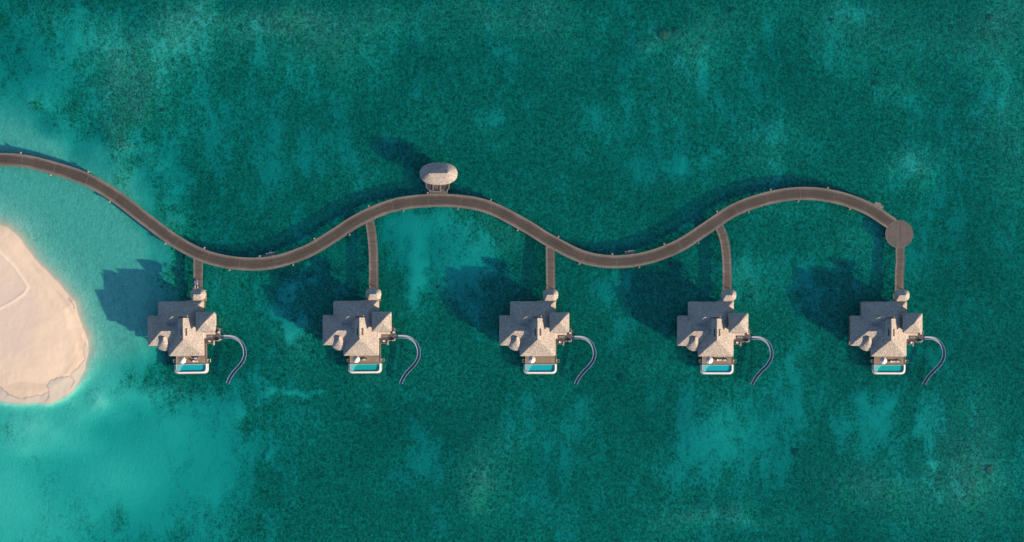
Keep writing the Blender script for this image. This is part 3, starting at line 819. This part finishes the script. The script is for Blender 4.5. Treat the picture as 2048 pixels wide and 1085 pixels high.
# piles under the villa
vp = None
for x, y in ((170,230),(380,230),(580,230),(65,370),(65,500),(65,620),(190,620),(320,420),(590,420),(320,560),(590,560),(320,700),(590,700),(320,820),(590,820),(450,820)):
    p = L(x, y, 1)
    if vp is None: vp = MB().cyl((0,0,-2.2),(0,0,DZ-0.3),0.18).build("pile", M['post'], villa); o = vp
    else: o = vp.copy(); COL.objects.link(o); o.parent = villa
    o.location = (p[0], p[1], 0)

VPOS = [(383.2,726.6,0.9),(730.6,725.9,0.4),(1081.3,727.0,0.0),(1434.9,727.8,-0.15),(1778.8,727.9,-0.25)]
ROOTS = []
for i, (x, y, rot) in enumerate(VPOS):
    o = villa if i == 0 else copy_tree(villa)
    o['label'] = VILLA_LABELS[i]
    if i in (1, 4):
        for ch_ in o.children_recursive:
            if ch_.name.startswith('pool_floor'):
                ch_.material_slots[0].link = 'OBJECT'; ch_.material_slots[0].material = M['tile_green']
    o.location = P(x, y, 1.6).xy.to_3d(); o.rotation_euler.z = R(rot); ROOTS.append(o)
    bpy.context.view_layer.update()
def at_villa(i, xy, z): return Vector(P(VPOS[i][0], VPOS[i][1], 1.6).xy.to_3d()) + Matrix.Rotation(R(VPOS[i][2]), 3, 'Z') @ Vector((xy[0], xy[1], z))
ORD = ["nearest the sandbank", "second from the sandbank", "mid-row", "fourth from the sandbank", "farthest from the sandbank"]

# ------------------------------------------------------------------ slides
SL = [(1147.5,675.4),(1156,675.3),(1165,676),(1174,679.5),(1183,687.5),(1188,699),(1189,711),(1185.6,722),(1178.5,732.3),(1168.5,742.3),(1160,752.5),(1154,762.5),(1151,769)]
ctl = []
for k, (x, y) in enumerate(SL):
    z = 4.6 + (0.35-4.6)*(k/(len(SL)-1))**1.05
    p = P(x, y, z); ctl.append((p.x-VO.x, p.y-VO.y, z))
sp = catmull(ctl, 0.45)
slide = thing("water_slide", "", "slide", (0,0,0), 0, "curving water slides beside the villas")
def slide_frames():
    out = []; u = 0
    for i, p in enumerate(sp):
        t = (sp[min(i+1,len(sp)-1)]-sp[max(i-1,0)]).normalized()
        side = Vector((-t.y, t.x, 0)).normalized(); up = t.cross(side)*-1
        if up.z < 0: up = -up
        if i: u += (p-sp[i-1]).length
        out.append((p, side, up, u))
    return out
FR = slide_frames(); UL = FR[-1][3]; rr = 0.56
mb = MB(); rows = []
prof = [(math.cos(a)*1.0, -math.sin(a)*0.85) for a in [math.pi*k/10 for k in range(11)]]
for (p, s, up, u) in FR:
    rows.append([(p + s*(c*rr) + up*(h*rr), (u/UL, k/10)) for k, (c, h) in enumerate(prof)])
for a, b in zip(rows[:-1], rows[1:]):
    for k in range(10):
        q = [a[k], b[k], b[k+1], a[k+1]]; mb.quad_uv([x[0] for x in q], [x[1] for x in q])
tr = mb.build("trough", M['slide'], slide, smooth=True)
sm = tr.modifiers.new("shell", 'SOLIDIFY'); sm.thickness = 0.05; sm.offset = 0
for s_ in (-1, 1):
    mb = MB(); n = 8; rings_ = []
    for (p, s, up, u) in FR:
        c = p + s*(s_*(rr+0.02)) + up*0.03
        rings_.append([c + s*(0.06*math.cos(2*math.pi*k/n)) + up*(0.07*math.sin(2*math.pi*k/n)) for k in range(n)])
    mb.rings(rings_, True, True, True); mb.build("rim", M['slide_rim'], slide, smooth=True)
e = FR[0][0]
mb = MB(); mb.box(e.x-0.95, e.x-0.02, e.y-0.62, e.y+0.62, e.z-0.55, e.z-0.42); mb.box(e.x-0.95, e.x-0.02, e.y+0.52, e.y+0.62, e.z-0.42, e.z+0.12); mb.box(e.x-0.95, e.x-0.02, e.y-0.62, e.y-0.52, e.z-0.42, e.z+0.12)
mb.build("entry_tub", M['tub'], slide)
pe = FR[-1]
for i in range(6, len(FR)-4, 11):
    p, s, up, u = FR[i]
    MB().cyl((p.x,p.y,-2.2),(p.x,p.y,p.z-rr*0.85),0.10).build("support_post", M['post'], slide)
SLAB = ["blue-grey curved water slide of villa "+o for o in ORD]
for i in range(5):
    o = slide if i == 0 else copy_tree(slide)
    o.location = ROOTS[i].location; o.rotation_euler = ROOTS[i].rotation_euler; o['label'] = SLAB[i]

# ------------------------------------------------------------------ loose furniture
um = thing("parasol", "", "parasol", (0,0,0), 0, "pale parasols on the pool decks")
n = 8; c_ = MB(); rc = 1.55
ring_ = [(rc*math.cos(2*math.pi*k/n), rc*math.sin(2*math.pi*k/n), 2.05) for k in range(n)]
for k in range(n):
    a, b = Vector(ring_[k]), Vector(ring_[(k+1)%n]); apex = Vector((0,0,3.1))
    mid = (a+b)/2; mid = Vector((mid.x*0.96, mid.y*0.96, mid.z+0.04)); low_ = (mid+apex)/2 - Vector((0,0,0.05))
    c_.poly([a, mid, low_, (a+apex)/2]); c_.poly([mid, b, (b+apex)/2, low_]); c_.poly([(a+apex)/2, low_, apex]); c_.poly([low_, (b+apex)/2, apex])
cn = c_.build("canopy", M['canvas'], um)
cn.modifiers.new("shell", 'SOLIDIFY').thickness = 0.02
MB().cyl((0,0,0.05),(0,0,3.16),0.04).build("pole", M['pale'], um)
MB().cyl((0,0,0),(0,0,0.1),0.35,0.3,16).build("base", M['post'], um)
UM = [(364.3,721,10),(712.1,719.3,14),(1063.8,719.9,30),(1419,721,36),(1767.3,721.9,22)]
for i, (x, y, a) in enumerate(UM):
    o = um if i == 0 else copy_tree(um)
    p = P(x, y, DZ+2.6); o.location = (p.x, p.y, DZ+0.002); o.rotation_euler.z = R(a)
    o['label'] = "pale pink octagonal parasol on pool deck of villa "+ORD[i]

lo = thing("sun_lounger", "", "sun lounger", (0,0,0), 0, "low timber sun loungers on the pool decks")
mb = MB(); mb.box(-1.05,1.05,-0.34,0.34,0.22,0.30); mb.build("frame", M['pale'], lo)
MB().box(-1.02,0.42,-0.31,0.31,0.302,0.40).build("mattress", M['canvas'], lo, bevel=0.03)
bk = MB(); bk.rings([[(0.44,-0.31,0.31),(0.44,0.31,0.31),(1.0,0.31,0.56),(1.0,-0.31,0.56)],[(0.42,-0.31,0.40),(0.42,0.31,0.40),(0.97,0.31,0.65),(0.97,-0.31,0.65)]], True, True, True)
bk.build("backrest", M['canvas'], lo)
for sx in (-0.9, 0.9):
    for sy in (-0.28, 0.28): MB().box(sx-.04,sx+.04,sy-.04,sy+.04,0,0.22).build("leg", M['pale'], lo)
LO = [(393.5,717.2,0,"sun lounger nearer the roof eave on the deck by the sandbank"),(391,723,180,"sun lounger nearer the pool on the deck by the sandbank"),
      (730.5,719.6,0,"lone sun lounger on the pool deck of the villa second from the sandbank"),
      (1438.5,720.5,180,"sun lounger closer to the parasol on the fourth villa's pool deck"),(1451,720.8,0,"sun lounger closer to the side steps on the fourth villa's pool deck"),
      (1785.5,723.6,180,"sun lounger closer to the parasol on the deck farthest from the sandbank"),(1797.5,723.3,0,"sun lounger closer to the side steps on the deck farthest from the sandbank")]
for i, (x, y, a, lb) in enumerate(LO):
    o = lo if i == 0 else copy_tree(lo)
    p = P(x, y, DZ); o.location = (p.x, p.y, DZ+0.002); o.rotation_euler.z = R(a); o['label'] = lb

# L-shaped sofa, rug table, stool, white chair on every terrace
def at_T(i, u, v, z): return at_villa(i, T(u, v, z), z)
sofa = thing("corner_sofa", "", "sofa", (0,0,0), 0, "cream corner sofas on the slide terraces")
o0 = Vector(T(205,260))
def TT(u, v): q = Vector(T(u,v)); return (q.x-o0.x, q.y-o0.y)
MB().prism([TT(205,260),TT(800,260),TT(800,375),TT(375,375),TT(375,545),TT(205,545)], 0.0, 0.28).build("base", M['pale'], sofa)
MB().prism([TT(262,300),TT(640,300),TT(640,372),TT(372,372),TT(372,540),TT(262,540)], 0.282, 0.46).build("seat_cushion", M['cushion'], sofa)
MB().prism([TT(645,300),TT(795,300),TT(795,372),TT(645,372)], 0.282, 0.50).build("seat_cushion", M['cushion'], sofa)
MB().prism([TT(208,262),TT(258,262),TT(258,542),TT(208,542)], 0.282, 0.78).build("back_cushion", M['white'], sofa)
MB().prism([TT(262,262),TT(798,262),TT(798,296),TT(262,296)], 0.282, 0.74).build("back_cushion", M['cushion'], sofa)
tb = thing("low_table", "", "table", (0,0,0), 0, "low dark tables on the slide terraces")
MB().box(-1.15,1.15,-0.55,0.55,0.26,0.32).build("table_top", M['post'], tb)
for sx in (-1.0,1.0):
    for sy in (-0.45,0.45): MB().box(sx-.05,sx+.05,sy-.05,sy+.05,0,0.26).build("leg", M['darkwood'], tb)
st = thing("stool", "", "stool", (0,0,0), 0, "small pale stools on the slide terraces")
MB().box(-0.34,0.34,-0.30,0.30,0.12,0.42).build("seat", M['white'], st, bevel=0.05)
for sx in (-.34,.34):
    for sy in (-.25,.25): MB().box(sx-.03,sx+.03,sy-.03,sy+.03,0,0.12).build("leg", M['darkwood'], st)
ch = thing("lounge_chair", "", "chair", (0,0,0), 0, "white lounge chairs on the lower decks")
MB().box(-0.40,0.40,-0.30,0.26,0.24,0.34).build("seat", M['white'], ch, bevel=0.04)
a_ = [(0.44*math.cos(t), 0.34*math.sin(t)) for t in [math.pi*k/12 for k in range(13)]]
b_ = [(0.34*math.cos(t), 0.24*math.sin(t)) for t in [math.pi*k/12 for k in range(13)]]
MB().prism(a_+b_[::-1], 0.345, 0.74).build("backrest", M['white'], ch)
for sx in (-.32,.32):
    for sy in (-.22,.18): MB().box(sx-.03,sx+.03,sy-.03,sy+.03,0,0.24).build("leg", M['pale'], ch)
for i in range(5):
    rz = R(VPOS[i][2])
    for proto, u, v, z, a, nm in ((sofa,205,260,TZ,0,"cream L-shaped corner sofa on slide terrace of villa "),(tb,560,480,TZ,0,"low grey timber table before the sofa of villa "),
                             (st,965,275,TZ,0,"small pale square stool by terrace rail of villa "),(ch,475,715,lz,0,"white curved lounge chair on lower deck of villa ")):
        o = proto if i == 0 else copy_tree(proto)
        if i == 4 and proto is ch: u, a = 560, 0.6
        if i in (0, 1) and proto is ch: v = 690
        q = at_T(i, u, v, z); o.location = (q.x, q.y, z+0.002); o.rotation_euler.z = rz + a; o['label'] = nm+ORD[i]

# ------------------------------------------------------------------ oval pavilion
gz = thing("oval_pavilion", "oval shingle-roofed open pavilion on stilts above the boardwalk bend", "pavilion", P(877,347.5,0))
G0 = gz.location.copy()
def G(px, py, z): p = P(px, py, z); return (p.x-G0.x, p.y-G0.y)
gc = G(877.2,347.8,4.6)
a, b = 37.6/S, 22.3/S
ol = []
for k in range(56):
    t = 2*math.pi*k/56; c, s = math.cos(t), math.sin(t); e_ = 2/2.35
    ol.append(Vector((gc[0]+a*math.copysign(abs(c)**e_, c), gc[1]+b*math.copysign(abs(s)**e_, s))))
mb = MB(); loft_roof(mb, ol, G(859,346.8,7.3), G(894,346.8,7.3), 4.6, 7.3, sag=-0.04, nr=8, wob=0.015); mb.build("roof", M['roof'], gz)
GD = WZ-0.015
dk = [(857,390),(860,385),(859.5,382.5),(855.5,379),(852.8,376),(851.4,366),(851,345),(858,334),(877,331),(896,334),(903,345),(899,366),(898,376.4),(895,381),(894.4,384),(896,388),(899,390)]
mb = MB(); mb.prism([G(x,y,GD) for x,y in dk], GD-0.28, GD); deck_ = mb.build("deck", m_planks("pavilion_planks", (0.06,0.047,0.037), (0.16,0.13,0.10), True, False, 2.6), gz)
for pts in ([(852.6,368),(865.6,368),(865.6,380.6),(859.5,381.0),(853.8,376)], [(882.4,373.2),(897.6,372.6),(897.2,376.4),(893.6,382.2),(889,381.2),(882.6,377.0)], [(867.3,374.0),(880.3,381.6),(873,382.6),(866.8,380.8)]):
    mb = MB(); mb.prism([G(x,y,GD) for x,y in pts], GD+0.004, GD+0.03); mb.build("net_panel", M['net'], deck_)
for pts in ([(851.4,364),(852.8,376),(855.5,379),(859.5,382.3),(860,385)], [(899,366),(898,376.4),(895,381),(894.4,384.5)], [(866.2,364),(866.2,381)], [(881.4,364),(881.4,384)], [(859.5,381.6),(873,383.4),(881.2,383.6)]):
    mb = MB().tube([(*G(x,y,GD+.25),GD+0.25) for x,y in pts], 0.06, 6); mb.build("rope_rail", M['rail'], gz)
for x, y in ((856,340),(898,340),(856,360),(898,360),(877,334),(868,362),(887,362)):
    q = G(x,y,3); MB().cyl((*q,-2.0),(*q,4.7),0.14).build("post", M['wall'], gz)
mb = MB(); q = G(877,340,2.5); mb.box(q[0]-3.2,q[0]+3.2,q[1]-0.4,q[1]+0.3,GD+.004,GD+0.45); mb.build("bench", M['pale'], gz)

# ------------------------------------------------------------------ buggy on the first jetty
bp = P(394, 568.5, WZ)
bg = thing("electric_buggy", "blue-grey electric buggy parked on the jetty nearest the sandbank", "buggy", (bp.x-0.15, bp.y, WZ-0.008), R(1))
mb = MB(); mb.prism([(-0.55,-1.9),(0.55,-1.9),(0.6,-1.2),(0.6,1.2),(0.45,1.75),(-0.45,1.75),(-0.6,1.2),(-0.6,-1.2)], 0.28, 0.52); mb.build("chassis", M['buggy'], bg, bevel=0.04)
mb = MB(); mb.rings([[(-0.5,1.0,0.522),(0.5,1.0,0.522),(0.42,1.7,0.522),(-0.42,1.7,0.522)],[(-0.48,1.05,0.95),(0.48,1.05,0.95),(0.36,1.45,0.8),(-0.36,1.45,0.8)]], True, True, True); mb.build("front_cowl", M['buggy'], bg)
mb = MB(); mb.prism([tuple(p) for p in round_poly([(-0.62,-0.3),(0.62,-0.3),(0.6,1.25),(-0.6,1.25)], 0.3)], 1.85, 1.93); mb.build("canopy", M['buggy'], bg, bevel=0.03)
for sx in (-0.52,0.52):
    for sy in (-0.2,1.1): MB().cyl((sx,sy,0.5),(sx,sy,1.86),0.025).build("canopy_post", M['rubber'], bg)
MB().box(-0.5,0.5,-0.1,0.4,0.53,0.75).build("seat", M['buggy_pale'], bg, bevel=0.04)
MB().box(-0.5,0.5,-0.24,-0.12,0.53,1.2).build("seat_back", M['buggy_pale'], bg, bevel=0.03)
mb = MB(); mb.box(-0.52,0.52,-1.8,-0.4,0.524,0.56); mb.build("cargo_bed", M['buggy'], bg)
for sx in (-1, 1): MB().box(sx*0.52-0.05,sx*0.52+0.05,-1.8,-0.4,0.562,0.82).build("side_panel", M['buggy_pale'], bg)
for sx in (-0.5,0.5):
    for sy in (-1.25,1.15):
        wl = MB().cyl((sx-0.09,sy,0.24),(sx+0.09,sy,0.24),0.24,0.24,18).build("wheel", M['rubber'], bg)
        MB().cyl((sx-0.1,sy,0.24),(sx+0.1,sy,0.24),0.12,0.12,14).build("rim", M['buggy_pale'], wl)
for sx in (-0.27,0.27): MB().cyl((sx,1.56,0.66),(sx,1.66,0.64),0.07).build("headlight", M['white'], bg)

# ------------------------------------------------------------------ coral heads on the lagoon floor
M['coral'] = m_plain("brown_coral", (0.13,0.12,0.08), 0.95, 0.6, 1.6)
dg = bpy.context.evaluated_depsgraph_get()
CORAL = [(1330,70,2.6,"large dark brown coral head under the water near the top edge"),(1353,60,1.3,"small coral head touching the large dark one near the top edge"),
         (1752,166,1.1,"small round coral head alone in the upper right water"),(1980,940,1.9,"round coral head in the lower right corner water"),
         (1592,905,1.7,"coral head beside the bright sandy patch below the fourth villa"),
         (325,220,0.9,"tiny dark coral head in the water above the first walkway bend"),(1983,35,1.4,"dark coral head close to the top right corner"),
         (1665,40,0.9,"small dark coral head near the top edge right of centre"),(1243,755,1.7,"dark coral head just below the third villa's slide end"),(1465,20,1.1,"dark coral head at the very top edge above the fourth villa")]
for k, (x, y, r, lb) in enumerate(CORAL):
    q = P(x, y, 0)
    hit = scene.ray_cast(dg, Vector((q.x, q.y, -0.05)), Vector((0,0,-1)))
    gz_ = hit[1].z if hit[0] and 'seabed' in hit[4].name else -1.45
    bm = bmesh.new(); bmesh.ops.create_icosphere(bm, subdivisions=3, radius=1.0)
    rs = random.Random(k)
    ph = [rs.uniform(0, 6.28) for _ in range(6)]
    for v in bm.verts:
        c = v.co; w_ = 1+0.16*math.sin(3*c.x+ph[0])*math.cos(4*c.y+ph[1])+0.12*math.sin(7*c.y+ph[2]+3*c.z)+0.10*math.cos(9*c.x+ph[3])
        v.co = Vector((c.x*r*w_, c.y*r*w_*0.85, c.z*0.34*w_))
    me = bpy.data.meshes.new("coral_head"); bm.to_mesh(me); bm.free(); me.materials.append(M['coral'])
    o = bpy.data.objects.new("coral_head", me); COL.objects.link(o); o.location = (q.x, q.y, gz_+0.08)
    tag(o, lb, "coral", "coral heads on the lagoon floor")

# ------------------------------------------------------------------ light, sky, camera
EL, AZ = R(16), R(-29.5)        # sun elevation; direction to the sun measured from +X
sd = Vector((math.cos(EL)*math.cos(AZ), math.cos(EL)*math.sin(AZ), math.sin(EL)))
sl = bpy.data.lights.new("sun", 'SUN'); sl.energy = 5.0; sl.angle = R(0.5); sl.color = (1.0, 0.80, 0.60)
so = bpy.data.objects.new("sun", sl); COL.objects.link(so)
so.rotation_euler = sd.to_track_quat('Z', 'Y').to_euler(); so.location = sd*900
wd = bpy.data.worlds.new("World"); scene.world = wd; wd.use_nodes = True
nt = wd.node_tree; nt.nodes.clear()
sky = nt.nodes.new('ShaderNodeTexSky'); sky.sky_type = 'NISHITA'; sky.sun_disc = False
sky.sun_elevation = EL; sky.sun_rotation = math.atan2(sd.x, sd.y); sky.altitude = 0; sky.dust_density = 0.25; sky.ozone_density = 3.8
bgn = nt.nodes.new('ShaderNodeBackground'); bgn.inputs['Strength'].default_value = 0.105
wo = nt.nodes.new('ShaderNodeOutputWorld')
nt.links.new(sky.outputs[0], bgn.inputs[0]); nt.links.new(bgn.outputs[0], wo.inputs[0])
cam = bpy.data.cameras.new("camera"); cam.sensor_width = 36; cam.lens = 36*H/(2048/S)
cam.clip_start = 1; cam.clip_end = 8000
co = bpy.data.objects.new("camera", cam); COL.objects.link(co); co.location = (0, 0, H); co.rotation_euler = (0, 0, 0)
scene.camera = co
vs = scene.view_settings; vs.view_transform = 'Standard'; vs.look = 'None'; vs.gamma = 1; vs.exposure = 1.35; vs.use_curve_mapping = False
scene.cycles.max_bounces = 8; scene.cycles.transparent_max_bounces = 12
